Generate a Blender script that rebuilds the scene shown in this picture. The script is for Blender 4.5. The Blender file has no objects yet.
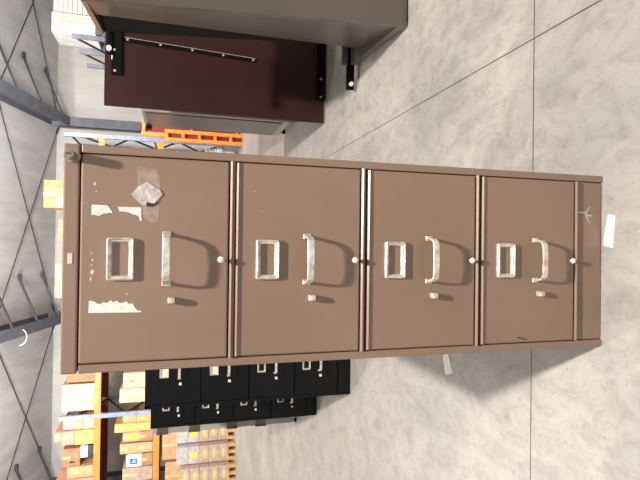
import bpy, bmesh, math, random
from mathutils import Vector, Matrix

random.seed(7)
SC = bpy.context.scene
COL = SC.collection

# ------------------------------------------------------------------ camera
YAW, PITCH, ROLL = 0.00971, 0.27865, 0.01526
CAM = Vector((0.03399, -1.08599, 1.10271))
cd = bpy.data.cameras.new('camera')
cd.sensor_fit = 'HORIZONTAL'
cd.sensor_width = 36.0
cd.lens = 500.0 / 640.0 * 36.0
cd.clip_start = 0.05
cd.clip_end = 200
cam = bpy.data.objects.new('camera', cd)
COL.objects.link(cam)
fwd = Vector((math.sin(YAW) * math.cos(PITCH), math.cos(YAW) * math.cos(PITCH), -math.sin(PITCH)))
rgt = Vector((math.cos(YAW), -math.sin(YAW), 0))
upv = rgt.cross(fwd)
r2 = math.cos(ROLL) * rgt + math.sin(ROLL) * upv
u2 = -math.sin(ROLL) * rgt + math.cos(ROLL) * upv
mx, my, mz = -u2, r2, -fwd          # the camera is turned on its side
cam.matrix_world = Matrix(((mx.x, my.x, mz.x, CAM.x), (mx.y, my.y, mz.y, CAM.y), (mx.z, my.z, mz.z, CAM.z), (0, 0, 0, 1)))
SC.camera = cam

# ------------------------------------------------------------------ world, lamps, exposure
w = bpy.data.worlds.new('world')
SC.world = w
w.use_nodes = True
bg = w.node_tree.nodes['Background']
bg.inputs[0].default_value = (0.95, 0.97, 1.0, 1)
bg.inputs[1].default_value = 0.22
SC.view_settings.view_transform = 'Standard'
SC.view_settings.look = 'None'
SC.view_settings.gamma = 1
SC.view_settings.use_curve_mapping = False
SC.view_settings.exposure = 0.0


def area(name, loc, size, power, col=(1, 0.93, 0.84), target=None, shape='DISK', sy=None):
    l = bpy.data.lights.new(name, 'AREA')
    l.shape = shape
    l.size = size
    if sy:
        l.size_y = sy
    l.energy = power
    l.color = col
    o = bpy.data.objects.new(name, l)
    COL.objects.link(o)
    o.location = loc
    if target is not None:
        d = Vector(target) - Vector(loc)
        o.rotation_euler = d.to_track_quat('-Z', 'Y').to_euler()
    return o


def bulb(name, loc, radius, power, col=(1, 0.95, 0.88)):
    l = bpy.data.lights.new(name, 'POINT')
    l.shadow_soft_size = radius
    l.energy = power
    l.color = col
    o = bpy.data.objects.new(name, l)
    COL.objects.link(o)
    o.location = loc
    return o


area('high_bay_and_fill_light', (1.0, -2.1, 6.4), 0.26, 790, (1, 0.93, 0.85), (0.1, 0.4, 0.6))
bulb('high_bay_and_fill_light', (-3.6, 5.2, 4.5), 0.25, 430)
bulb('high_bay_and_fill_light', (3.4, 4.6, 4.6), 0.25, 210, (1, 0.96, 0.9))
bulb('high_bay_and_fill_light', (-5.2, 2.2, 5.0), 0.3, 230)  # fill bulb added to soften the brown cabinet's shadow on the floor
area('ceiling_fill', (-2.6, 5.6, 3.3), 0.8, 200, (0.97, 0.97, 1.0), (-2.2, 10.2, 3.9))  # added pair aimed upward to brighten the ceiling, no pendants hang here
area('ceiling_fill', (1.9, 5.6, 3.3), 0.8, 200, (0.97, 0.97, 1.0), (1.8, 10.2, 3.9))
area('camera_side_fill', (-0.5, -6.0, 2.6), 7.0, 75, (0.93, 0.96, 1.0), (0, 3, 1.5), 'RECTANGLE', 4.0)  # unseen fill added behind the camera, no dock door stands there


# ------------------------------------------------------------------ materials
def lin(c):
    return tuple(((v / 255.0) / 12.92 if v / 255.0 <= 0.04045 else ((v / 255.0 + 0.055) / 1.055) ** 2.4) for v in c)


def mat(name, col, rough=0.5, metal=0.0, col2=None, scale=8.0, detail=4, bump=0.0, bscale=60, stretch=None, coat=0.0, lo=0.35, hi=0.65, alpha=1.0, spec=None):
    m = bpy.data.materials.new(name)
    m.use_nodes = True
    nt = m.node_tree
    b = nt.nodes['Principled BSDF']
    b.inputs['Roughness'].default_value = rough
    b.inputs['Metallic'].default_value = metal
    if coat:
        b.inputs['Coat Weight'].default_value = coat
        b.inputs['Coat Roughness'].default_value = 0.2
    if spec is not None:
        b.inputs['Specular IOR Level'].default_value = spec
    b.inputs['Alpha'].default_value = alpha
    tc = nt.nodes.new('ShaderNodeTexCoord')
    mp = nt.nodes.new('ShaderNodeMapping')
    nt.links.new(tc.outputs['Object'], mp.inputs[0])
    if stretch:
        mp.inputs['Scale'].default_value = stretch
    no = nt.nodes.new('ShaderNodeTexNoise')
    no.inputs['Scale'].default_value = scale
    no.inputs['Detail'].default_value = detail
    nt.links.new(mp.outputs[0], no.inputs['Vector'])
    rp = nt.nodes.new('ShaderNodeValToRGB')
    rp.color_ramp.elements[0].position = lo
    rp.color_ramp.elements[1].position = hi
    c1 = lin(col)
    c2 = lin(col2) if col2 else tuple(v * 0.9 for v in c1)
    rp.color_ramp.elements[0].color = (*c2, 1)
    rp.color_ramp.elements[1].color = (*c1, 1)
    nt.links.new(no.outputs[0], rp.inputs[0])
    nt.links.new(rp.outputs[0], b.inputs['Base Color'])
    if bump:
        n2 = nt.nodes.new('ShaderNodeTexNoise')
        n2.inputs['Scale'].default_value = bscale
        nt.links.new(mp.outputs[0], n2.inputs['Vector'])
        bp = nt.nodes.new('ShaderNodeBump')
        bp.inputs['Strength'].default_value = bump
        bp.inputs['Distance'].default_value = 0.01
        nt.links.new(n2.outputs[0], bp.inputs['Height'])
        nt.links.new(bp.outputs[0], b.inputs['Normal'])
    return m


M = {}
M['brown'] = mat('brown_enamel', (140, 116, 99), 0.33, 0, (133, 109, 92), 3.0, 6, 0.02, 30)
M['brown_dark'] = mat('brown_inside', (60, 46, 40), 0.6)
M['nickel'] = mat('worn_nickel', (232, 224, 212), 0.32, 0.35, (186, 176, 166), 60, 6, 0.1, 120)
M['lock_steel'] = mat('tarnished_steel', (176, 160, 146), 0.34, 0.6, (132, 118, 106), 120, 5)
M['rubber'] = mat('pale_rubber', (236, 230, 218), 0.5)
M['paper'] = mat('torn_paper', (233, 229, 220), 0.8, 0, (214, 205, 195), 90, 5)
M['tape'] = mat('tape_residue', (206, 186, 172), 0.22, 0, (170, 146, 130), 50, 6, alpha=0.5)
M['crumple'] = mat('crumpled_sticker', (206, 198, 194), 0.35, 0, (166, 154, 150), 60, 8, 0.25, 110)
M['dark_hole'] = mat('dark_mark', (52, 40, 38), 0.7)
M['scratch'] = mat('scratched_paint', (214, 196, 182), 0.6)
M['black'] = mat('black_enamel', (9, 9, 13), 0.42, 0, (7, 7, 10), 4, spec=0.25)
M['black_in'] = mat('black_plastic', (7, 6, 7), 0.7, spec=0.15)
M['maroon'] = mat('maroon_hardboard', (57, 31, 29), 0.42, 0, (51, 27, 26), 3, 5, 0.02, 40, spec=0.3)
M['greypaint'] = mat('warm_grey_enamel', (116, 108, 99), 0.3, 0.55, (108, 100, 92), 2, 4)
M['greypaint2'] = mat('light_grey_enamel', (170, 168, 160), 0.42, 0, (152, 150, 144), 5, 4)
M['screw'] = mat('steel_screw', (220, 218, 212), 0.35, 0.5)
M['white_cap'] = mat('white_cap', (240, 238, 232), 0.45)
M['orange'] = mat('orange_rack_paint', (244, 146, 66), 0.45, 0, (232, 126, 50), 10, 5)
M['shade_red'] = mat('shade_red_and_print', (130, 38, 30), 0.5)  # orange with shade painted in for rear beams; also slot sheets, a carton print
M['bluesteel'] = mat('blue_grey_rack_paint', (150, 158, 180), 0.45, 0, (126, 134, 158), 10, 4)
M['steelbeam'] = mat('grey_primed_steel', (104, 104, 114), 0.55, 0, (88, 88, 98), 6, 4)
M['cable'] = mat('dark_steel_rod', (58, 58, 62), 0.5, 0.3)
M['wood'] = mat('pallet_wood', (205, 170, 120), 0.75, 0, (170, 130, 88), 8, 5, 0.1, 60, stretch=(1, 6, 6))
M['wood_yellow'] = mat('fresh_pine', (232, 196, 118), 0.7, 0, (214, 172, 96), 8, 5)
CB = {
    'tan': mat('tan_cardboard', (212, 168, 124), 0.8, 0, (190, 144, 102), 9, 6),
    'cream': mat('cream_cardboard', (232, 204, 162), 0.8, 0, (214, 180, 134), 7, 6),
    'brown': mat('brown_cardboard', (178, 132, 98), 0.8, 0, (150, 106, 76), 9, 6),
    'pink': mat('pink_carton', (226, 160, 138), 0.8, 0, (212, 142, 122), 9, 4),
    'white': mat('white_carton', (240, 236, 230), 0.75, 0, (222, 216, 208), 9, 4),
    'amber': mat('amber_cardboard', (236, 186, 112), 0.8, 0, (216, 158, 88), 12, 6),
    'taupe': mat('taupe_cardboard', (188, 164, 146), 0.8, 0, (164, 140, 122), 12, 6),
    'grey': mat('grey_wrapped_carton', (186, 178, 176), 0.4, 0, (164, 156, 152), 16, 6, 0.2, 60),
    'dark': mat('dark_carton', (66, 68, 82), 0.7, 0, (44, 44, 54), 9, 4),
}
M['carton_tape'] = mat('packing_tape', (222, 196, 152), 0.3, 0, (206, 178, 132), 30, 3)
M['yellow'] = mat('yellow_label', (240, 214, 60), 0.7)
M['blue_label'] = mat('blue_label', (38, 120, 176), 0.6)
M['panel_white'] = mat('white_corrugated_panel', (234, 230, 222), 0.6, 0, (216, 208, 196), 6, 4)
M['plastic'] = mat('milky_plastic_film', (214, 214, 212), 0.25, 0, (186, 188, 190), 20, 6, 0.4, 30)


def floor_mat():
    m = bpy.data.materials.new('polished_concrete')
    m.use_nodes = True
    nt = m.node_tree
    L = nt.links.new
    N = nt.nodes.new
    b = nt.nodes['Principled BSDF']
    tc = N('ShaderNodeTexCoord')

    def noise(scale, detail, rough=0.6, dist=0.0, st=None):
        n = N('ShaderNodeTexNoise')
        n.inputs['Scale'].default_value = scale
        n.inputs['Detail'].default_value = detail
        n.inputs['Roughness'].default_value = rough
        n.inputs['Distortion'].default_value = dist
        if st:
            mp = N('ShaderNodeMapping')
            mp.inputs['Scale'].default_value = st
            L(tc.outputs['Object'], mp.inputs[0])
            L(mp.outputs[0], n.inputs['Vector'])
        else:
            L(tc.outputs['Object'], n.inputs['Vector'])
        return n.outputs[0]

    def ramp(src, p0, c0, p1, c1):
        r = N('ShaderNodeValToRGB')
        r.color_ramp.elements[0].position = p0
        r.color_ramp.elements[1].position = p1
        r.color_ramp.elements[0].color = (*lin(c0), 1)
        r.color_ramp.elements[1].color = (*lin(c1), 1)
        L(src, r.inputs[0])
        return r.outputs[0]

    def mix(t, f, a, bb):
        x = N('ShaderNodeMix')
        x.data_type = 'RGBA'
        x.blend_type = t
        if isinstance(f, float):
            x.inputs[0].default_value = f
        else:
            L(f, x.inputs[0])
        L(a, x.inputs[6])
        if isinstance(bb, tuple):
            x.inputs[7].default_value = (*bb, 1)
        else:
            L(bb, x.inputs[7])
        return x.outputs[2]
    c = ramp(noise(1.6, 8, 0.65, 0.4), 0.36, (148, 146, 142), 0.66, (175, 171, 165))
    c = mix('MULTIPLY', 0.55, c, ramp(noise(14, 8, 0.75, 0.8, (1, 0.6, 1)), 0.34, (196, 188, 184), 0.56, (255, 255, 255)))
    c = mix('MULTIPLY', 0.5, c, ramp(noise(46, 6, 0.7), 0.30, (150, 140, 134), 0.42, (255, 255, 255)))
    c = mix('SCREEN', 0.3, c, ramp(noise(30, 8, 0.8, 1.5, (2, 0.7, 1)), 0.62, (0, 0, 0), 0.74, (190, 185, 180)))
    # saw-cut joints
    sp = N('ShaderNodeSeparateXYZ')
    L(tc.outputs['Object'], sp.inputs[0])

    def joint(out, pos, per, half):
        a = N('ShaderNodeMath'); a.operation = 'SUBTRACT'; L(out, a.inputs[0]); a.inputs[1].default_value = pos - per / 2
        p = N('ShaderNodeMath'); p.operation = 'FLOORED_MODULO'; L(a.outputs[0], p.inputs[0]); p.inputs[1].default_value = per
        s = N('ShaderNodeMath'); s.operation = 'SUBTRACT'; L(p.outputs[0], s.inputs[0]); s.inputs[1].default_value = per / 2
        ab = N('ShaderNodeMath'); ab.operation = 'ABSOLUTE'; L(s.outputs[0], ab.inputs[0])
        lt = N('ShaderNodeMath'); lt.operation = 'LESS_THAN'; L(ab.outputs[0], lt.inputs[0]); lt.inputs[1].default_value = half
        return lt.outputs[0]
    jx = joint(sp.outputs[0], 0.711, 4.6, 0.0022)
    jy = joint(sp.outputs[1], 0.277, 4.6, 0.0022)
    mxn = N('ShaderNodeMath'); mxn.operation = 'MAXIMUM'; L(jx, mxn.inputs[0]); L(jy, mxn.inputs[1])
    c = mix('MIX', mxn.outputs[0], c, lin((70, 60, 54)))
    L(c, b.inputs['Base Color'])
    rr = N('ShaderNodeMapRange')
    L(noise(3, 5), rr.inputs[0])
    rr.inputs[3].default_value = 0.38
    rr.inputs[4].default_value = 0.6
    L(rr.outputs[0], b.inputs['Roughness'])
    bp = N('ShaderNodeBump')
    bp.inputs['Strength'].default_value = 0.08
    bp.inputs['Distance'].default_value = 0.01
    L(noise(25, 8), bp.inputs['Height'])
    L(bp.outputs[0], b.inputs['Normal'])
    return m


M['floor'] = floor_mat()
M['ceiling'] = mat('vinyl_faced_insulation', (205, 202, 200), 0.6, 0, (182, 180, 179), 2.4, 5, 0.25, 5, stretch=(2.2, 0.5, 1), lo=0.3, hi=0.7)
M['wall'] = mat('wall_insulation', (196, 192, 184), 0.6, 0, (182, 178, 170), 2.0, 5, 0.2, 5, stretch=(3, 1, 0.6), lo=0.3, hi=0.7)


# ------------------------------------------------------------------ mesh helpers
def bx(bm, x0, x1, y0, y1, z0, z1, bev=0.0, seg=2):
    vs = [bm.verts.new(p) for p in ((x0, y0, z0), (x1, y0, z0), (x1, y1, z0), (x0, y1, z0), (x0, y0, z1), (x1, y0, z1), (x1, y1, z1), (x0, y1, z1))]
    fs = [bm.faces.new([vs[i] for i in f]) for f in ((0, 3, 2, 1), (4, 5, 6, 7), (0, 1, 5, 4), (1, 2, 6, 5), (2, 3, 7, 6), (3, 0, 4, 7))]
    if bev:
        es = list({e for f in fs for e in f.edges})
        bmesh.ops.bevel(bm, geom=es, offset=bev, segments=seg, affect='EDGES', profile=0.5)


def hexa(bm, pts):
    vs = [bm.verts.new(p) for p in pts]
    for f in ((0, 3, 2, 1), (4, 5, 6, 7), (0, 1, 5, 4), (1, 2, 6, 5), (2, 3, 7, 6), (3, 0, 4, 7)):
        bm.faces.new([vs[i] for i in f])


def bar(bm, a, b, wd, th=None, up=(0, 0, 1)):
    """square bar from a to b"""
    a = Vector(a); b = Vector(b)
    th = th or wd
    d = (b - a).normalized()
    s = d.cross(Vector(up))
    if s.length < 1e-4:
        s = d.cross(Vector((1, 0, 0)))
    s.normalize()
    t = s.cross(d).normalized()
    c = []
    for p in (a, b):
        for (i, j) in ((-1, -1), (1, -1), (1, 1), (-1, 1)):
            c.append(p + s * i * wd / 2 + t * j * th / 2)
    hexa(bm, c)


def cyl(bm, a, b, r, n=16, r_end=None, cap=True):
    a = Vector(a); b = Vector(b)
    d = (b - a).normalized()
    s = d.cross(Vector((0, 0, 1)))
    if s.length < 1e-4:
        s = Vector((1, 0, 0))
    s.normalize()
    t = s.cross(d).normalized()
    rb = r if r_end is None else r_end
    r1 = [bm.verts.new(a + (s * math.cos(2 * math.pi * k / n) + t * math.sin(2 * math.pi * k / n)) * r) for k in range(n)]
    r2_ = [bm.verts.new(b + (s * math.cos(2 * math.pi * k / n) + t * math.sin(2 * math.pi * k / n)) * rb) for k in range(n)]
    for k in range(n):
        bm.faces.new((r1[k], r1[(k + 1) % n], r2_[(k + 1) % n], r2_[k]))
    if cap:
        bm.faces.new(list(reversed(r1)))
        bm.faces.new(r2_)


def sweep(bm, path, sec, closed_sec=True, frame=None):
    """sweep a section (list of (a,b)) along path of (pos, A, B)"""
    rings = []
    for (p, A, B) in path:
        rings.append([bm.verts.new(Vector(p) + Vector(A) * a + Vector(B) * b) for (a, b) in sec])
    n = len(sec)
    for i in range(len(rings) - 1):
        for k in range(n):
            bm.faces.new((rings[i][k], rings[i][(k + 1) % n], rings[i + 1][(k + 1) % n], rings[i + 1][k]))
    bm.faces.new(list(reversed(rings[0])))
    bm.faces.new(rings[-1])


def prism(bm, poly, y0, y1):
    """polygon in x,z extruded from y0 to y1"""
    a = [bm.verts.new((x, y0, z)) for x, z in poly]
    b = [bm.verts.new((x, y1, z)) for x, z in poly]
    n = len(poly)
    bm.faces.new(a)
    bm.faces.new(list(reversed(b)))
    for k in range(n):
        bm.faces.new((a[k], b[k], b[(k + 1) % n], a[(k + 1) % n]))


def obj(name, bm, m, parent=None, smooth=False, origin=None):
    bmesh.ops.recalc_face_normals(bm, faces=bm.faces[:])
    if origin is not None:
        bmesh.ops.translate(bm, verts=bm.verts[:], vec=-Vector(origin))
    me = bpy.data.meshes.new(name)
    bm.to_mesh(me)
    bm.free()
    me.materials.append(m)
    if smooth:
        for p in me.polygons:
            p.use_smooth = True
    o = bpy.data.objects.new(name, me)
    COL.objects.link(o)
    if parent:
        o.parent = parent
    if origin is not None:
        o.location = origin
    return o


def part(name, m, parent, fn, smooth=False, label=None, origin=None):
    bm = bmesh.new()
    fn(bm)
    o = obj(name, bm, m, parent, smooth, origin)
    if label:
        o['label'] = label
    return o


def tag(o, label, cat, group=None):
    o['label'] = label
    o['category'] = cat
    if group:
        o['group'] = group
    return o


def thing(name, label, cat, loc=(0, 0, 0), rz=0, group=None):
    o = bpy.data.objects.new(name, None)
    COL.objects.link(o)
    o.location = loc
    o.rotation_euler = (0, 0, rz)
    return tag(o, label, cat, group)


def struct(name, fn, m):
    bm = bmesh.new()
    fn(bm)
    o = obj(name, bm, m)
    o['kind'] = 'structure'
    return o


# ------------------------------------------------------------------ the hall
BACK = 11.0
EAVE = 3.66
T = math.tan(math.radians(14))


def roof(y):
    return EAVE + (BACK - y) * T


struct('floor', lambda bm: bx(bm, -13, 13, -9, BACK + 0.3, -0.2, 0), M['floor'])
struct('wall_back', lambda bm: bx(bm, -13, 13, BACK, BACK + 0.3, 0, EAVE + 0.4), M['wall'])
struct('wall_left', lambda bm: bx(bm, -13.3, -13, -9, BACK + 0.3, 0, 9.5), M['wall'])
struct('wall_right', lambda bm: bx(bm, 13, 13.3, -9, BACK + 0.3, 0, 9.5), M['wall'])
struct('ceiling', lambda bm: hexa(bm, [(-13, -5, roof(-5)), (13, -5, roof(-5)), (13, BACK + .3, roof(BACK + .3)), (-13, BACK + .3, roof(BACK + .3)),
                                       (-13, -5, roof(-5) + .2), (13, -5, roof(-5) + .2), (13, BACK + .3, roof(BACK + .3) + .2), (-13, BACK + .3, roof(BACK + .3) + .2)]), M['ceiling'])


def frame(xc, label):
    """sloping steel roof beam with its column against the back wall"""
    t = thing('steel_roof_frame', label, 'roof beam', (xc, BACK, 0), 0, 'steel frames carrying the roof')
    ys, ye = -1.5 - BACK, -0.28
    D = 0.36

    def z(y, off):
        return roof(BACK + y) - off

    def slab(bm, x0, x1, o0, o1):
        hexa(bm, [(x0, ys, z(ys, o1)), (x1, ys, z(ys, o1)), (x1, ye, z(ye, o1)), (x0, ye, z(ye, o1)),
                  (x0, ys, z(ys, o0)), (x1, ys, z(ys, o0)), (x1, ye, z(ye, o0)), (x0, ye, z(ye, o0))])
    part('upper_flange', M['steelbeam'], t, lambda bm: slab(bm, -.1, .1, .005, .02))
    part('beam_web', M['steelbeam'], t, lambda bm: slab(bm, -.012, .012, .02, D))
    part('lower_flange', M['steelbeam'], t, lambda bm: slab(bm, -.1, .1, D, D + .016))

    def colm(bm):
        zt = EAVE + .02
        bx(bm, -.1, .1, -.28, -.262, 0.012, zt - .02)
        bx(bm, -.1, .1, -.02, -.005, 0.012, zt - .03)
        bx(bm, -.01, .01, -.262, -.02, 0.012, zt - .04)
        bx(bm, -.15, .15, -.32, -.002, 0, .012)
    part('column', M['steelbeam'], t, colm)
    for y in (8.0, 8.8, 9.6, 10.4):
        for s in (1,):
            def br(bm, y=y, s=s):
                a = (s * .95, y - BACK, roof(y) - .03)
                b = (s * .09, y - BACK, roof(y) - D - .01)
                bar(bm, a, b, .035, .035)
                bx(bm, s * .95 - .05, s * .95 + .05, y - BACK - .05, y - BACK + .05, roof(y) - .075, roof(y) - .01 - .02)
            part('fly_brace', M['cable'], t, br)
    return t


f1 = frame(2.62, 'grey steel roof beam and column, right of brown cabinet top')
f2 = frame(-1.59, 'grey steel roof beam with looped white conduit, above brown cabinet top')
frame(-5.2, 'grey steel roof beam beyond the left edge of rack boxes')
frame(6.83, 'grey steel roof beam above white panels at far right')


def conduit(bm):
    pts = []
    for k in range(13):
        a = math.pi * (k / 12)
        pts.append(Vector((-.115 + .0 * k, -1.9 - .0, 0)) + Vector((0.15 * math.cos(a), 0, -.12 * math.sin(a))))
    for i in range(12):
        p, q = pts[i], pts[i + 1]
        z0 = roof(BACK - 1.9) - .32
        cyl(bm, (p.x, p.y, p.z + z0), (q.x, q.y, q.z + z0), .008, 8)


part('conduit', M['white_cap'], f2, conduit, label='white looped conduit')

for x0, x1 in ((-5.2, -1.59), (-1.59, 2.62), (2.62, 6.83)):
    for k, (ya, yb) in enumerate(((10.9, 8.85), (8.85, 10.9))):
        a = Vector((x0 + .12, ya, roof(ya) - .05))
        b = Vector((x1 - .12, yb, roof(yb) - .05 - .02 * k))
        bm = bmesh.new()
        cyl(bm, a, b, .010, 8)
        for p, q in ((a, b), (b, a)):
            d = (q - p).normalized()
            cyl(bm, p, p + d * .16, .02, 8)
        side = {-5.2: 'over the left rack boxes', -1.59: 'over the brown cabinet', 2.62: 'near the white panels'}[x0]
        way = ('coming forward to the right', 'coming forward to the left')[k]
        o = obj('brace_rod', bm, M['cable'], origin=(a + b) / 2)
        tag(o, 'thin dark roof brace rod %s, %s' % (side, way), 'brace rod', 'crossed brace rods under the roof')


# ------------------------------------------------------------------ main filing cabinet
def label_frame(bm, xc, zc, y, W=.086, H=.051, b=.010, d=.009):
    xo, zo = W / 2, H / 2
    xi, zi = xo - b, zo - b
    prof = [(0, 0), (0, -d * .75), (.0022, -d), (.0052, -d * .72), (.0075, -d * .72), (b, -.002), (b, 0)]

    def ring(off, yy):
        X, Z = xo - off, zo - off
        r = max(.0045 - off * .2, .002)
        pts = []
        for (sx, sz, a0) in ((1, 1, 0), (-1, 1, 90), (-1, -1, 180), (1, -1, 270)):
            for k in range(4):
                a = math.radians(a0 + 30 * k)
                pts.append((xc + sx * (X - r) + r * math.cos(a), y + yy, zc + sz * (Z - r) + r * math.sin(a)))
        return [bm.verts.new(p) for p in pts]
    rings = [ring(o, yy) for o, yy in prof]
    n = len(rings[0])
    for i in range(len(rings)):
        A, B = rings[i], rings[(i + 1) % len(rings)]
        for k in range(n):
            bm.faces.new((A[k], A[(k + 1) % n], B[(k + 1) % n], B[k]))


def pull_handle(bm, xc, zc, y, half=.051, proj=.037, wd=.0155, th=.005):
    """flat strap pull: feet on the drawer face, legs out, bowed grip"""
    pts = [(-half, .0), (-half + .0005, -.012), (-half + .003, -proj * .72), (-half + .009, -proj * .93), (-half + .018, -proj), (0, -proj - .0015),
           (half - .018, -proj), (half - .009, -proj * .93), (half - .003, -proj * .72), (half - .0005, -.012), (half, .0)]
    path = []
    for i, (px, py) in enumerate(pts):
        a = Vector(pts[max(i - 1, 0)]); b = Vector(pts[min(i + 1, len(pts) - 1)])
        t = (b - a).normalized()
        nrm = Vector((t.y, -t.x))
        path.append(((xc + px, y + py, zc), (nrm.x, nrm.y, 0), (0, 0, 1)))
    h, v = th / 2, wd / 2
    sweep(bm, path, [(-h, -v + .0015), (-h, v - .0015), (-h * .4, v), (h * .4, v), (h, v - .0015), (h, -v + .0015), (h * .4, -v), (-h * .4, -v)])
    for s in (-1, 1):
        bx(bm, xc + s * half - .006, xc + s * half + .006, y - .003, y, zc - v - .001, zc + v + .001, .001, 1)


def ball(bm, c, r, n=12, sy=1.0):
    bmesh.ops.create_uvsphere(bm, u_segments=n, v_segments=8, radius=r, matrix=Matrix.Translation(c) @ Matrix.Diagonal((1, sy, 1, 1)))


def lip(bm, x0, x1, yb, yo, zt, low=.011):
    """rolled lip with a bevelled upper edge"""
    prof = [(yb + .002, zt - low - .001), (yb, zt - low), (yo, zt - .0045), (yo, zt - .0035), (yo + .0035, zt), (yb + .004, zt)]
    A = [bm.verts.new((x0, y, z)) for y, z in prof]
    B = [bm.verts.new((x1, y, z)) for y, z in prof]
    n = len(prof)
    bm.faces.new(A)
    bm.faces.new(list(reversed(B)))
    for k in range(n):
        bm.faces.new((A[k], B[k], B[(k + 1) % n], A[(k + 1) % n]))


cab = thing('filing_cabinet', 'large brown four-drawer metal filing cabinet with torn stickers, nearest the camera', 'filing cabinet')
HW = .2285
CH = 1.32
CDp = .67


def cab_body(bm):
    # side panels, back, shelf-like shell; hollow in front where the drawers sit
    bx(bm, -HW, -.2095, .012, CDp, 0, 1.2875, .0015)
    bx(bm, .2095, HW, .012, CDp, 0, 1.2875, .0015)
    bx(bm, -.2095, .2095, CDp - .012, CDp, .004, 1.2875)
    # front stiles, seen as narrow strips beside the drawers
    bx(bm, -HW, -.2112, 0, .014, 0, 1.2875, .0022)
    bx(bm, .2112, HW, 0, .014, 0, 1.2875, .0022)


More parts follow.
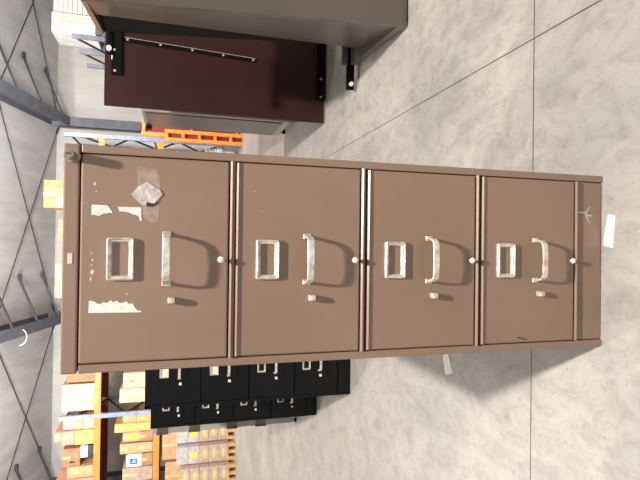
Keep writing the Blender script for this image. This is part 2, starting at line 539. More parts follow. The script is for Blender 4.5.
part('body', M['brown'], cab, cab_body)
part('top_cap', M['brown'], cab, lambda bm: bx(bm, -HW, HW, -.001, CDp, 1.2905, CH, .0035, 3))
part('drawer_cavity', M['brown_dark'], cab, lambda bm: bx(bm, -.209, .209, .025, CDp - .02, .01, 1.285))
part('kick_plate', M['brown'], cab, lambda bm: (bx(bm, -.2095, .2095, .003, .016, 0.002, .0925, .002), lip(bm, -.2090, .2090, .003, -.006, .0925, .006)))
DR = [(.9965, 1.2875), (.6965, .9805), (.3935, .6785), (.0955, .3755)]
for (z0, z1) in DR[:3]:
    # rail between the drawers, with its rolled lip that catches the light
    def rail(bm, z0=z0):
        bx(bm, -.2105, .2105, .001, .014, z0 - .0135, z0 - .003)
        lip(bm, -.2105, .2105, .001, -.0062, z0 - .0028, .006)
    part('rail', M['brown'], cab, rail)
for i, (z0, z1) in enumerate(DR):
    dn = part('drawer', M['brown'], cab, lambda bm: (bx(bm, -.2088, .2088, -.003, .018, z0, z1, .004, 3), lip(bm, -.2080, .2080, -.003, -.0068, z1, .0062) if i else None))
    zc = z1 + (.0025 if i else -.0045)
    part('label_holder', M['nickel'], dn, lambda bm: label_frame(bm, 0, zc - .071, -.003))
    part('handle', M['nickel'], dn, lambda bm: pull_handle(bm, 0.001, zc - .160, -.003))

    def latch(bm):
        bx(bm, -.091, -.078, -.019, -.003, zc - .178, zc - .164, .0015)
        bx(bm, -.0895, -.0795, -.022, -.018, zc - .1765, zc - .1655, .001)
    part('thumb_latch', M['nickel'], dn, latch)

    def bump(bm):
        cyl(bm, (0.0, -.003, z0 + .0165), (0.0, -.014, z0 + .0165), .0032, 10)
        ball(bm, (0.0, -.0175, z0 + .0165), .0072, 14, .8)
    part('bumper_knob', M['rubber'], dn, bump, True)
    if i == 0:
        Y0 = -.003

        def jag(poly, amp, seed):
            rnd = random.Random(seed)
            out = []
            for k in range(len(poly)):
                a, b = poly[k], poly[(k + 1) % len(poly)]
                out.append(a)
                straight = min(abs(a[0] - b[0]), abs(a[1] - b[1])) < .0012
                d = math.hypot(a[0] - b[0], a[1] - b[1])
                m = 0 if straight else int(d / .0022)
                for q in range(1, m + 1):
                    f = q / (m + 1)
                    out.append((a[0] + (b[0] - a[0]) * f + rnd.uniform(-amp, amp), a[1] + (b[1] - a[1]) * f + rnd.uniform(-amp, amp)))
            return out

        def sticker(poly, m, th=.0006, name='torn_sticker', label=None):
            if name == 'torn_sticker':
                poly = jag(poly, .0011, len(poly))
            part(name, m, dn, lambda bm: prism(bm, poly, Y0 - th, Y0 + .0002), label=label)
        sticker([(.108, 1.267), (.1075, 1.238), (.101, 1.233), (.0965, 1.230), (.093, 1.2285), (.0915, 1.238), (.0905, 1.247), (.0885, 1.249), (.0865, 1.256), (.0885, 1.262), (.087, 1.267)], M['paper'], label='torn white paper strip')
        sticker([(.1055, 1.218), (.1055, 1.174), (.0895, 1.1735), (.0785, 1.1725), (.0775, 1.176), (.0835, 1.1775), (.088, 1.1785), (.0905, 1.185), (.0925, 1.193), (.0955, 1.199), (.0965, 1.216)], M['paper'], label='torn white paper strip')
        sticker([(-.1075, 1.270), (-.1085, 1.172), (-.106, 1.169), (-.1045, 1.178), (-.099, 1.183), (-.090, 1.187), (-.0915, 1.194), (-.086, 1.199), (-.0885, 1.206), (-.0895, 1.213),
                 (-.084, 1.217), (-.087, 1.224), (-.0825, 1.229), (-.0885, 1.236), (-.086, 1.243), (-.0905, 1.250), (-.088, 1.256), (-.084, 1.262), (-.0835, 1.269)], M['paper'], label='torn white label remnant')
        sticker([(.190, 1.183), (.186, 1.145), (.170, 1.139), (.150, 1.137), (.120, 1.136), (.078, 1.141), (.074, 1.150), (.078, 1.168), (.100, 1.171), (.140, 1.181)], M['tape'], .0004, 'tape_patch', 'clear glossy tape patch')
        sticker([(.148, 1.180), (.158, 1.163), (.151, 1.152), (.143, 1.138), (.134, 1.133), (.123, 1.141), (.113, 1.150), (.108, 1.163), (.112, 1.173), (.124, 1.188), (.132, 1.193), (.140, 1.186)], M['crumple'], .0022, 'crumpled_sticker', 'crumpled grey sticker remains')
        sticker([(.117, 1.163), (.114, 1.150), (.119, 1.142), (.112, 1.146), (.108, 1.156), (.109, 1.165)], M['dark_hole'], .0028, 'sticker_tear', 'dark torn corner')
        for (sx, sz, sw, sh) in ((.012, 1.266, .004, .004), (-.002, 1.264, .006, .004), (-.012, 1.2655, .004, .004), (-.026, 1.264, .012, .009), (-.040, 1.2665, .010, .004), (.150, 1.262, .008, .005), (-.071, 1.199, .006, .003), (.135, 1.259, .005, .002)):
            sticker([(sx - sw / 2, sz), (sx - sw * .2, sz + sh / 2), (sx + sw / 2, sz + sh * .1), (sx + sw * .1, sz - sh / 2)], M['scratch'], .0003, 'paint_chip')
    if i == 3:
        part('scuff', M['dark_hole'], dn, lambda bm: (prism(bm, [(-.193, .268), (-.196, .270), (-.2025, .243), (-.200, .241)], -.0034, -.0028)), label='short black scuff')
    if i == 1:
        part('paint_chip', M['scratch'], dn, lambda bm: prism(bm, [(.107, .933), (.105, .922), (.1035, .914), (.1055, .923)], -.0033, -.0028))
        part('paint_chip', M['scratch'], dn, lambda bm: prism(bm, [(.149, .944), (.147, .942), (.149, .940)], -.0033, -.0028))
part('scratches', M['scratch'], cab, lambda bm: (prism(bm, [(.128, .0895), (.1265, .055), (.118, .040), (.121, .030), (.1225, .043), (.1285, .056), (.131, .070)], .0022, .0032),
                                                 prism(bm, [(.127, .055), (.147, .038), (.128, .051)], .0022, .0032), prism(bm, [(.122, .055), (.098, .040), (.124, .052)], .0022, .0032)), label='pale scratches')


def lockplate(bm):
    n = 24
    pts = [(.2025 + .0125 * math.cos(2 * math.pi * k / n) * 1.0, 1.3035 + .0155 * math.sin(2 * math.pi * k / n)) for k in range(n)]
    prism(bm, pts, -.006, -.001)


lp = part('lock_plate', M['lock_steel'], cab, lockplate)


def lockbody(bm):
    cyl(bm, (.2025, -.006, 1.3035), (.2025, -.036, 1.3035), .009, 20)
    cyl(bm, (.2025, -.036, 1.3035), (.2025, -.038, 1.3035), .0075, 20)


part('lock_cylinder', M['lock_steel'], lp, lockbody)
part('keyhole', M['dark_hole'], lp, lambda bm: bx(bm, .2013, .2037, -.0385, -.0378, 1.299, 1.309))
part('catch_plate', M['scratch'], cab, lambda bm: bx(bm, -.010, .011, -.0022, -.0005, 1.3005, 1.3095, .0008), label='small pale scuffed plate')


# ------------------------------------------------------------------ black filing cabinets
def black_cabinet(name, label, x0, x1, y0, dep, h, cards, group):
    wd = x1 - x0
    t = thing(name, label, 'filing cabinet', ((x0 + x1) / 2, y0, 0), 0, group)
    hw = wd / 2

    def body(bm):
        bx(bm, -hw, hw, .015, dep, 0, h, .004)
        bx(bm, -hw, -hw + .018, 0, .02, 0, h, .002)
        bx(bm, hw - .018, hw, 0, .02, 0, h, .002)
        bx(bm, -hw, hw, 0, .02, h - .035, h, .002)
        bx(bm, -hw, hw, .004, .02, 0, .085, .002)
    part('body', M['black'], t, body)
    dh = (h - .035 - .085) / 4
    for k in range(4):
        z1 = h - .036 - k * dh
        z0 = z1 - dh + .008
        d = part('drawer', M['black'], t, lambda bm: bx(bm, -hw + .020, hw - .020, -.003, .018, z0, z1, .003))
        zl = z1 - .072
        if cards[k]:
            part('index_card', M['paper'], d, lambda bm: bx(bm, -.037, .037, -.0045, -.003, zl - .019, zl + .019), label='white index card')
        part('label_holder', M['nickel'], d, lambda bm: label_frame(bm, 0, zl, -.003))
        part('handle', M['nickel'], d, lambda bm: pull_handle(bm, 0, zl - .085, -.003))
        part('thumb_latch', M['rubber'], d, lambda bm: bx(bm, -.089, -.074, -.018, -.003, zl - .099, zl - .084, .002))
    return t


black_cabinet('filing_cabinet', 'black four-drawer filing cabinet standing just behind the brown one, white cards in two upper drawers', -.938, -.498, 2.0, .67, 1.27, (1, 1, 0, 0), 'black filing cabinets')
black_cabinet('filing_cabinet', 'narrow black filing cabinet further back, beside the light grey cabinet', -1.338, -1.0, 2.8, .67, 1.27, (0, 0, 0, 0), 'black filing cabinets')

t = thing('storage_cabinet', 'light grey metal cabinet showing only a thin edge with plates beside the black cabinets', 'cabinet', (-1.322, 3.49, 0))
part('body', M['greypaint2'], t, lambda bm: bx(bm, -.31, .27, 0, .45, .03, 1.29, .006))
for z in (.60, .93, 1.2, .34):
    part('hinge', M['greypaint'], t, lambda bm: (bx(bm, -.305, -.25, -.008, 0, z - .045, z + .045, .003), cyl(bm, (-.308, -.008, z - .05), (-.308, -.008, z + .05), .008, 8)))
for sx in (-1, 1):
    for sy in (.03, .42):
        part('foot', M['black_in'], t, lambda bm: (cyl(bm, (sx * .28 - .02, sy, 0), (sx * .28 - .02, sy, .012), .022, 12), cyl(bm, (sx * .28 - .02, sy, .012), (sx * .28 - .02, sy, .035), .008, 8)))

# ------------------------------------------------------------------ cabinets at the right edge
# near one: grey shell tapering towards its open black back
t = thing('open_back_cabinet', 'tall grey metal cabinet with open black back at the upper edge, cut by the frame', 'cabinet', (1.4, 1.2, 0))
zt = 1.508
Lx = lambda y: 1.09 + (y - 1.2) * .13
OX, OY = 1.4, 1.2


def shell(bm):
    def P(x, y, z):
        return (x - OX, y - OY, z)
    # left panel leans back towards the floor
    hexa(bm, [P(1.135, 1.2, .05), P(1.165, 1.2, .05), P(1.27, 1.79, .05), P(1.24, 1.79, .05),
              P(1.05, 1.2, zt - .02), P(1.08, 1.2, zt - .02), P(1.13, 1.45, zt - .02), P(1.10, 1.45, zt - .02)])
    # front
    hexa(bm, [P(1.135, 1.195, .03), P(1.75, 1.195, .03), P(1.75, 1.22, .03), P(1.135, 1.22, .03),
              P(1.05, 1.195, zt), P(1.75, 1.195, zt), P(1.75, 1.22, zt), P(1.05, 1.22, zt)])
    # right panel
    hexa(bm, [P(1.73, 1.2, .03), P(1.75, 1.2, .03), P(1.75, 1.86, .03), P(1.73, 1.86, .03),
              P(1.73, 1.2, zt), P(1.75, 1.2, zt), P(1.75, 1.8, zt), P(1.73, 1.8, zt)])


part('shell', M['greypaint'], t, shell)
part('top_plate', M['greypaint'], t, lambda bm: hexa(bm, [(1.05 - OX, 0, zt - .022), (.35, 0, zt - .022), (.35, .62, zt - .022), (1.128 - OX, .56, zt - .022),
                                                          (1.05 - OX, 0, zt), (.35, 0, zt), (.35, .62, zt), (1.128 - OX, .56, zt)]))
part('base_plate', M['greypaint'], t, lambda bm: hexa(bm, [(1.135 - OX, 0, .012), (.35, 0, .012), (.35, .73, .012), (1.188 - OX, .73, .012),
                                                           (1.135 - OX, 0, .05), (.35, 0, .05), (.35, .73, .05), (1.188 - OX, .73, .05)]))
part('recess_block', M['black_in'], t, lambda bm: hexa(bm, [(1.29 - OX, .06, .05), (.33, .06, .05), (.33, .70, .05), (1.30 - OX, .70, .05),  # solid black block, its top pushed out to cover a dark wedge
                                                           (1.13 - OX, .06, zt - .022), (.33, .06, zt - .022), (.33, .55, zt - .022), (1.14 - OX, .55, zt - .022)]))
part('bracket_arm', M['black_in'], t, lambda bm: bx(bm, 1.03 - OX, 1.40 - OX, .735, .755, .022, .075, .006))
part('bracket_arm', M['black_in'], t, lambda bm: bx(bm, 1.045 - OX, 1.36 - OX, .60, .625, 1.45, 1.484, .006))
part('bolt', M['white_cap'], t, lambda bm: cyl(bm, (1.065 - OX, .737, .045), (1.065 - OX, .722, .045), .014, 16), label='white round bolt')
part('bolt', M['white_cap'], t, lambda bm: cyl(bm, (1.072 - OX, .602, 1.468), (1.072 - OX, .585, 1.468), .014, 16), label='white round bolt')
for (x, y) in ((1.18, .03), (1.70, .03), (1.24, .69), (1.70, .69)):
    part('foot', M['black_in'], t, lambda bm: cyl(bm, (x - OX, y, 0), (x - OX, y, .013), .02, 12))
part('shelf_edge', M['steelbeam'], t, lambda bm: bx(bm, 1.17 - OX, 1.30 - OX, .70, .72, .08, .12, .004))


def maroon_unit():
    t = thing('maroon_cabinet', 'tall dark maroon cabinet back with black brackets and a riveted strip', 'cabinet', (1.35, 2.66, 0), 0)
    part('back_panel', M['maroon'], t, lambda bm: bx(bm, -.365, .35, 0, .02, .012, 1.605, .003))
    part('body', M['greypaint'], t, lambda bm: bx(bm, -.2, .35, .021, .52, .012, 1.58, .004))

    def strip(bm):
        hexa(bm, [(.046, -.012, .555), (.071, -.012, .555), (.071, -.001, .555), (.046, -.001, .555), (.092, -.012, 1.475), (.117, -.012, 1.475), (.117, -.001, 1.475), (.092, -.001, 1.475)])
    part('riveted_strip', M['black_in'], t, strip)
    part('strip_edge', M['nickel'], t, lambda bm: hexa(bm, [(.072, -.014, .555), (.075, -.014, .555), (.075, -.001, .555), (.072, -.001, .555), (.118, -.014, 1.475), (.121, -.014, 1.475), (.121, -.001, 1.475), (.118, -.001, 1.475)]))
    for k in range(5):
        f = .02 + k * .24
        z = 1.475 - f * .92
        x = .105 - f * .046
        part('rivet', M['screw'], t, lambda bm: cyl(bm, (x, -.010, z), (x, -.017, z), .008, 10))
    # corner brackets
    part('corner_bracket', M['black_in'], t, lambda bm: bx(bm, -.15, .30, -.02, -.001, 1.49, 1.56, .004))
    part('corner_bracket', M['black_in'], t, lambda bm: bx(bm, -.185, .30, -.02, -.001, .02, .075, .004))
    part('bracket_wire', M['nickel'], t, lambda bm: (cyl(bm, (.20, -.026, 1.565), (.06, -.03, 1.555), .006, 8), cyl(bm, (.06, -.03, 1.555), (-.05, -.026, 1.552), .006, 8)))
    for (x, z) in ((-.125, 1.535), (.02, 1.54), (-.17, .045), (-.03, .045)):
        part('screw', M['screw'], t, lambda bm: cyl(bm, (x, -.018, z), (x, -.026, z), .009, 10))
    part('foot', M['black_in'], t, lambda bm: cyl(bm, (-.170, .06, 0), (-.170, .06, .013), .02, 10))
    part('foot', M['black_in'], t, lambda bm: cyl(bm, (-.170, .46, 0), (-.170, .46, .013), .02, 10))
    part('foot', M['black_in'], t, lambda bm: cyl(bm, (.28, .06, 0), (.28, .06, .013), .02, 10))
    part('foot', M['black_in'], t, lambda bm: cyl(bm, (.28, .46, 0), (.28, .46, .013), .02, 10))


maroon_unit()

t = thing('storage_cabinet', 'grey metal cabinet on short black legs, half hidden behind the maroon one', 'cabinet', (1.57, 3.62, 0))
part('body', M['greypaint2'], t, lambda bm: bx(bm, -.36, .34, 0, .62, .06, 1.43, .006))
part('side_panel', M['greypaint'], t, lambda bm: bx(bm, -.372, -.361, .04, .58, .14, 1.40, .003))
for (x, y) in ((-.32, .03), (-.32, .58), (.30, .03), (.30, .58)):
    part('leg', M['black_in'], t, lambda bm: (bx(bm, x - .02, x + .02, y - .02, y + .02, .012, .062), cyl(bm, (x, y, 0), (x, y, .013), .028, 12)))
part('corner_bracket', M['black_in'], t, lambda bm: bx(bm, -.40, -.362, .52, .60, 1.36, 1.41, .003))


# ------------------------------------------------------------------ pallet rack
RY0, RY1 = 9.2, 10.3
XS = (-5.92, -3.26, -.60, 2.04)
ZB = (1.43, 2.50)
rack = thing('pallet_rack', 'pallet racking with blue-grey posts and orange beams along the back wall', 'pallet rack', (0, RY0, 0))
for x in XS:
    def upr(bm, x=x):
        for y in (0, RY1 - RY0):
            bx(bm, x - .04, x + .04, y - .035, y + .035, .01, 3.16, .003)
            bx(bm, x - .07, x + .07, y - .06, y + .06, 0, .01)
    u = part('upright_frame', M['bluesteel'], rack, upr)

    def brc(bm, x=x):
        D = RY1 - RY0
        z = .2
        s = 0
        while z < 2.9:
            a, b = ((.03, D - .03) if s % 2 == 0 else (D - .03, .03))
            bar(bm, (x, a, z), (x, b, z + .45), .03)
            z += .45
            s += 1
        for z in (.2, 1.55, 3.05):
            bar(bm, (x, .03, z), (x, D - .03, z), .03)
    part('diagonal_brace', M['cable'], u, brc)
for zi, z in enumerate(ZB):
    for bi in range(3):
        xa, xb = XS[bi] + .042, XS[bi + 1] - .042
        for yi, y in enumerate((0, RY1 - RY0)):
            def beam(bm):
                bx(bm, xa, xb, y - .025, y + .025, z - .055, z + .055, .005)
                for xe in (xa, xb - .008):
                    bx(bm, xe, xe + .008, y - .04, y + .03, z - .09, z + .10)
            part('rack_beam', M['orange'] if yi == 0 else M['shade_red'], rack, beam)  # rear beams are orange too, their shade is painted as dark red
        # deck
        def deck(bm):
            n = 9
            for k in range(n):
                yy = .06 + k * (RY1 - RY0 - .12) / (n - 1)
                bx(bm, xa + .01, xb - .01, yy - .04, yy + .04, z + .056, z + .066)
        part('wire_deck', M['steelbeam'], rack, deck)
# orange beam connectors on the right end frame
for z in (2.47, 1.40):
    part('beam_connector', M['orange'], rack, lambda bm: bx(bm, 2.085, 2.10, -.045, .10, z - .075, z + .075, .003))



def carton(x0, x1, y0, y1, z0, z1, kind, label, group, tape=True, rz=0, lab=None, name='cardboard_box', cat='box', mark=None):
    xc, yc = (x0 + x1) / 2, (y0 + y1) / 2
    hx, hy, h = (x1 - x0) / 2, (y1 - y0) / 2, z1 - z0
    bm = bmesh.new()
    bx(bm, -hx, hx, -hy, hy, 0, h, min(.008, h * .1))
    o = obj(name, bm, CB[kind])
    o.location = (xc, yc, z0)
    o.rotation_euler = (0, 0, rz)
    tag(o, label, cat, group)
    if tape:
        part('packing_tape', M['carton_tape'], o, lambda bm: (bx(bm, -.025, .025, -hy + .01, hy - .01, h - .001, h + .0015), bx(bm, -.025, .025, -hy - .0015, -hy + .001, h * .55, h)))
    if mark:
        mm, mx0, mx1, mz0, mz1 = mark
        part('shipping_label', mm, o, lambda bm: bx(bm, -hx + 2 * hx * mx0, -hx + 2 * hx * mx1, -hy - .002, -hy + .001, h * mz0, h * mz1))
    return o


ZT, ZM = 2.567, 1.497
YB0, YB1 = 9.26, 9.95
G1 = 'boxes on the upper rack shelf'
G2 = 'boxes on the middle rack shelf'
carton(-3.16, -2.66, YB0, YB1, ZT, 3.13, 'cream', 'big cream box on upper shelf, closest to the brown cabinet top corner', G1, mark=(M['paper'], .1, .45, .3, .7))
carton(-2.62, -2.15, YB0, YB1, ZT, 3.05, 'brown', 'brown box on upper shelf just peeping past the brown cabinet corner', G1)
carton(-3.51, -3.32, YB0, YB1, ZT, 2.75, 'cream', 'small cream box at the base of the white and pink stack on upper shelf', G1)
carton(-3.51, -3.32, YB0, YB1, 2.752, 2.90, 'pink', 'small pink box between cream and white ones on upper shelf', G1)
carton(-3.50, -3.32, YB0, YB1, 2.902, 3.10, 'white', 'white box topping the pink one on upper shelf', G1, mark=(M['yellow'], .2, .5, .1, .3))
carton(-3.80, -3.53, YB0, YB1, ZT, 2.90, 'amber', 'peach-coloured box low on upper shelf beside the pink stack', G1)
carton(-3.79, -3.53, YB0, YB1, 2.902, 3.12, 'pink', 'pale pink box lying above the peach-coloured box', G1)
carton(-3.72, -3.54, YB0, YB1, 3.122, 3.25, 'pink', 'small pink box topmost on the second upper-shelf stack', G1)
carton(-4.05, -3.83, YB0, YB1, ZT, 2.67, 'dark', 'flat dark carton low on the upper shelf in the left bay', G1, tape=False)
carton(-4.05, -3.84, YB0, YB1, 2.672, 2.80, 'white', 'white box above the dark flat carton', G1)
carton(-4.20, -3.86, YB0, YB1, 2.802, 3.10, 'brown', 'brown marked box above the small white one', G1, mark=(M['dark_hole'], .2, .3, .3, .6))
carton(-4.42, -4.21, YB0, YB1, ZT, 3.02, 'tan', 'tan box on upper shelf beside the pink box at the lower edge', G1)
carton(-4.70, -4.44, YB0, YB1, ZT, 3.22, 'pink', 'pink box on upper shelf at the lower edge of the photo', G1)
# right of the post on the middle shelf
carton(-3.07, -2.80, YB0, YB1, ZM, 2.12, 'cream', 'tall cream carton on middle shelf, left of its pale neighbour', G2, mark=(CB['pink'], .3, .45, .6, .7))
carton(-2.79, -2.50, YB0, YB1, ZM, 2.06, 'cream', 'cream carton on middle shelf half behind the brown cabinet', G2, mark=(M['shade_red'], .4, .5, .7, .78))
carton(-3.46, -3.31, YB0, YB1, ZM, 1.80, 'amber', 'narrow amber box by the rack post on middle shelf', G2)
carton(-3.46, -3.31, YB0, YB1, 1.802, 2.06, 'tan', 'narrow tan box on the amber one by the post', G2)
carton(-3.64, -3.47, YB0, YB1, ZM, 1.78, 'tan', 'tan box with yellow label on middle shelf', G2, mark=(M['yellow'], .2, .7, .3, .6))
carton(-3.64, -3.47, YB0, YB1, 1.782, 2.20, 'amber', 'tall amber box topmost over the yellow-labelled box', G2)
carton(-3.84, -3.65, YB0, YB1, ZM, 1.72, 'brown', 'brown box low in the third stack of the middle shelf', G2)
carton(-3.83, -3.65, YB0, YB1, 1.722, 2.05, 'tan', 'tan box upper in the third stack of the middle shelf', G2, mark=(M['yellow'], .3, .8, .2, .6))
carton(-4.06, -3.87, YB0, YB1, ZM, 1.78, 'tan', 'tan box under the small peach one in the fourth stack', G2)
carton(-4.06, -3.87, YB0, YB1, 1.782, 2.10, 'tan', 'upper tan box in the fourth stack of the middle shelf', G2)
sgn = carton(-4.32, -4.08, YB0 - .01, YB1, 1.70, 1.98, 'white', 'white box bearing a square blue logo on the middle shelf', G2, tape=False, mark=(M['blue_label'], .22, .68, .28, .78))
part('logo', M['paper'], sgn, lambda bm: (bx(bm, -.035, .015, -(YB1 - YB0 + .01) / 2 - .004, -(YB1 - YB0 + .01) / 2 - .0015, .135, .155), bx(bm, -.035, -.018, -(YB1 - YB0 + .01) / 2 - .004, -(YB1 - YB0 + .01) / 2 - .0015, .11, .18), bx(bm, -.002, .015, -(YB1 - YB0 + .01) / 2 - .004, -(YB1 - YB0 + .01) / 2 - .0015, .11, .155)), label='white emblem')
carton(-4.32, -4.08, YB0, YB1, ZM, 1.698, 'brown', 'brown box carrying the white box with blue logo', G2)
carton(-4.60, -4.34, YB0, YB1, ZM, 2.05, 'taupe', 'taupe box on the middle shelf at the lower edge of the photo', G2)

# boxes at the top of the rack, seen past the cabinet's top
G3 = 'boxes rising past the top of the brown cabinet'
carton(.70, 1.22, YB0, YB1, ZT, 3.05, 'cream', 'cream box under the topmost one beyond the brown cabinet lock', G3)
carton(.66, 1.18, YB0, YB1, 3.052, 3.50, 'tan', 'tan box rising highest past the brown cabinet top', G3, mark=(M['paper'], .1, .4, .1, .5))
carton(-1.04, -.62 + .05, YB0, YB1, ZT, 2.95, 'cream', 'lower cream carton below the pale one beside the steel roof beam', G3)
carton(-1.02, -.38, YB0, YB1, 2.952, 3.28, 'cream', 'pale box showing as a sliver over the middle of the cabinet top', G3)
carton(.05, .45, YB0, YB1, ZT, 3.24, 'tan', 'tan sliver of a box between the two pale ones over the cabinet', G3)


# ------------------------------------------------------------------ pallet loads on the floor at left
def pallet(name, label, x0, x1, y0, y1, z0, rz=0, group=None, mm='wood'):
    xc, yc = (x0 + x1) / 2, (y0 + y1) / 2
    hx, hy = (x1 - x0) / 2, (y1 - y0) / 2
    t = thing(name, label, 'pallet', (xc, yc, z0), rz, group)

    def top(bm):
        n = 5
        for k in range(n):
            yy = -hy + (k + .5) * 2 * hy / n
            bx(bm, -hx, hx, yy - hy / n * .8, yy + hy / n * .8, .122, .142, .002)
    part('deck_boards', M[mm], t, top)

    for sx in (-hx + .035, 0, hx - .035):
        for sy in (-hy + .06, 0, hy - .06):
            part('block', M[mm], t, lambda bm: bx(bm, sx - .03, sx + .03, sy - .05, sy + .05, .018, .123))

    def bottom(bm):
        for sx in (-hx + .035, 0, hx - .035):
            bx(bm, sx - .035, sx + .035, -hy, hy, 0, .018)
    part('runners', M[mm], t, bottom)
    return t


GP = 'loaded pallets in front of the rack'
spots = [(-3.655, -3.33, 8.45), (-3.985, -3.665, 8.3), (-4.32, -3.995, 8.15), (-4.66, -4.33, 8.05)]
tx = ['pallet load nearest the black cabinets', 'second pallet load from the black cabinets', 'third pallet load from the black cabinets', 'outermost pallet load']
for i, (a, b, y) in enumerate(spots):
    pallet('pallet', 'narrow wooden pallet under the ' + tx[i], a, b, y, y + .62, 0, 0, 'narrow wooden pallets')
    zz = .143
    hts = (.17, .17, .17, .20, .20) if i < 2 else (.17, .17, .17, .17, .17)
    word = ('lowest', 'second', 'third', 'fourth', 'fifth')
    for k, hgt in enumerate(hts):
        grey = i < 2 and k >= 3
        carton(a + .005, b - .005, y + .01, y + .61, zz, zz + hgt - .003, 'grey' if grey else 'taupe',
               '%s %s carton up in the %s' % (word[k], 'grey wrapped' if grey else 'taupe', tx[i]), GP, tape=False,
               mark=(M['yellow'], .35, .65, .2, .8) if grey and k == 3 else ((M['wood_yellow'], .25, .75, .35, .6) if not grey else None))
        zz += hgt
# pine pallets and tan boxes between the goods and the rack
pallet('pallet', 'fresh yellow pine pallet, topmost beside the grey cartons', -3.62, -3.20, 9.25, 10.0, 1.19, 0, 'yellow pine pallets on the tan boxes', 'wood_yellow')
pallet('pallet', 'fresh yellow pine pallet, lower of the two beside the grey cartons', -3.62, -3.20, 9.25, 10.0, 1.045, 0, 'yellow pine pallets on the tan boxes', 'wood_yellow')
carton(-3.62, -3.33, 9.25, 9.95, 0, 1.04, 'tan', 'tall tan box on the floor carrying the pine pallets', 'boxes on the floor in the rack')
carton(-4.25, -3.68, 9.25, 9.95, 0, 1.32, 'tan', 'large tan box on the floor beneath the middle shelf', 'boxes on the floor in the rack')
carton(-4.85, -4.30, 9.25, 9.95, 0, 1.26, 'tan', 'large tan floor box furthest left beneath the middle shelf', 'boxes on the floor in the rack')


# ------------------------------------------------------------------ orange ladder frames and odds and ends at right
def ladder(label, x, y, wd, h, step, rail_, ang):
    t = thing('rack_upright', label, 'rack frame', (x, y, 0), ang, 'orange frames standing right of the rack')
    part('rail', M['orange'], t, lambda bm: bx(bm, -wd / 2, -wd / 2 + rail_, 0, .08, 0, h, .004))
    part('rail', M['orange'], t, lambda bm: bx(bm, wd / 2 - rail_, wd / 2, 0, .08, 0, h, .004))
    z = h - .03
    while z > .05:
        part('rung', M['orange'], t, lambda bm: bx(bm, -wd / 2 + rail_ + .001, wd / 2 - rail_ - .001, .02, .06, z - .03, z + .02, .003))
        z -= step
    part('back_sheet', M['shade_red'], t, lambda bm: bx(bm, -wd / 2 + .004, wd / 2 - .004, .082, .09, .02, h - .03))
    return t


ladder('taller orange frame standing beside the rack end', 2.03, 8.05, .29, 1.72, .8, .07, 0)
ladder('shorter orange frame with close rungs, in front of the taller one', 1.87, 7.80, .20, 1.33, .27, .06, 0)
tag(part('carton_sheet', CB['white'], None, lambda bm: bx(bm, -.06, .06, 0, .06, 0, .78, .004), origin=None), 'white flat carton standing beside the orange frames', 'carton')
bpy.data.objects['carton_sheet'].location = (2.10, 7.72, 0)


def roll(bm):
    n = 20
    pts = []
    for k in range(n + 1):
        f = k / n
        pts.append(((-.08 + .10 * math.sin(f * 5), .0 + .03 * math.cos(f * 7), .02 + f * .95)))
    for i in range(n):
        cyl(bm, pts[i], pts[i + 1], .06 + .02 * math.sin(i * 1.3), 10)


o = part('plastic_film', M['plastic'], None, roll, True)
o.location = (1.78, 8.55, 0)
tag(o, 'crumpled milky plastic film standing by the rack end', 'plastic film')

# ------------------------------------------------------------------ second rack at far right with white panels
rk = thing('rack_upright', 'blue-grey rack end frames at far right under the white panels', 'rack frame', (3.0, 6.5, 0))
PY = (.31, .93, 1.57)
for y in PY:
    part('post', M['steelbeam'], rk, lambda bm: (bx(bm, -.03, .03, y - .03, y + .03, .01, 2.6, .003), bx(bm, -.06, .06, y - .06, y + .06, 0, .01)))
for a, b in ((PY[0], PY[1]), (PY[1], PY[2])):
    for k in range(6):
        part('diagonal_brace', M['cable'], rk, lambda bm: bar(bm, (0, (a, b)[k % 2], .2 + .4 * k), (0, (b, a)[k % 2], .6 + .4 * k), .025))


def panel_stack(label, x0, x1, y0, y1, z0, n, th):
    t = thing('panel_stack', label, 'panels', ((x0 + x1) / 2, (y0 + y1) / 2, z0), 0, 'white ribbed panels stored high at far right')
    hx, hy = (x1 - x0) / 2, (y1 - y0) / 2
    for k in range(n):
        part('panel', M['panel_white'], t, lambda bm: bx(bm, -hx, hx, -hy, hy, k * th, k * th + th * .93, .012))
    return t


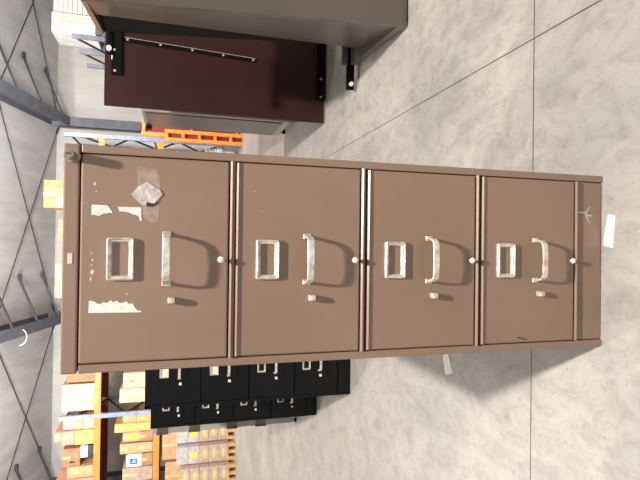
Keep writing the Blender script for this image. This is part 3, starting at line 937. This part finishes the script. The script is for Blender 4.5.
shelf_r = thing('pallet_rack', 'tall rack bay carrying the white panels at the upper left corner', 'pallet rack', (4.9, 8.95, 0))
for (x, y) in ((-.98, 0), (.9, 0), (-.98, .8), (.9, .8)):
    part('post', M['bluesteel'], shelf_r, lambda bm: (bx(bm, x - .04, x + .04, y - .04, y + .04, .01, 2.50, .003), bx(bm, x - .07, x + .07, y - .07, y + .07, 0, .01)))
for y in (0, .8):
    part('rack_beam', M['steelbeam'], shelf_r, lambda bm: bx(bm, -1.02, .94, y - .03, y + .03, 2.50, 2.60, .004))
part('wire_deck', M['steelbeam'], shelf_r, lambda bm: bx(bm, -1.02, .92, -.03, .83, 2.601, 2.612))
panel_stack('stack of white ribbed panels in the upper left corner of the photo', 4.27, 5.7, 9.05, 9.68, 2.613, 9, .082)
pl = carton(3.88, 4.25, 9.05, 9.70, 2.613, 3.37, 'white', 'smooth white carton beside the ribbed white panels high up', 'white goods high at far right', tape=False)
part('carton_strap', M['carton_tape'], pl, lambda bm: [bx(bm, .02, .05, -.327, -.324, .02, .74), bx(bm, .10, .125, -.327, -.324, .02, .74)] and None)

# ------------------------------------------------------------------ scraps on the floor


def scrap(label, pts, zc, rot):
    bm = bmesh.new()
    cx = sum(p[0] for p in pts) / len(pts)
    cy = sum(p[1] for p in pts) / len(pts)
    a = [bm.verts.new((x - cx, y - cy, 0)) for x, y in pts]
    b = [bm.verts.new((x - cx, y - cy, .0012 + .002 * (k % 2))) for k, (x, y) in enumerate(pts)]
    n = len(pts)
    bm.faces.new(list(reversed(a)))
    bm.faces.new(b)
    for k in range(n):
        bm.faces.new((a[k], a[(k + 1) % n], b[(k + 1) % n], b[k]))
    o = obj('paper_scrap', bm, M['paper'])
    o.location = (cx, cy, 0.0002)
    tag(o, label, 'paper', 'paper scraps on the floor')
    return o


scrap('small creased white paper slip on the floor left of the brown cabinet', [(-.432, .831), (-.417, .782), (-.488, .749), (-.511, .804)], 0, 0)
scrap('white paper scrap touching the foot of the brown cabinet', [(.056, -.004), (.125, -.02), (.119, -.041), (.035, -.036), (.04, -.006)], 0, 0)
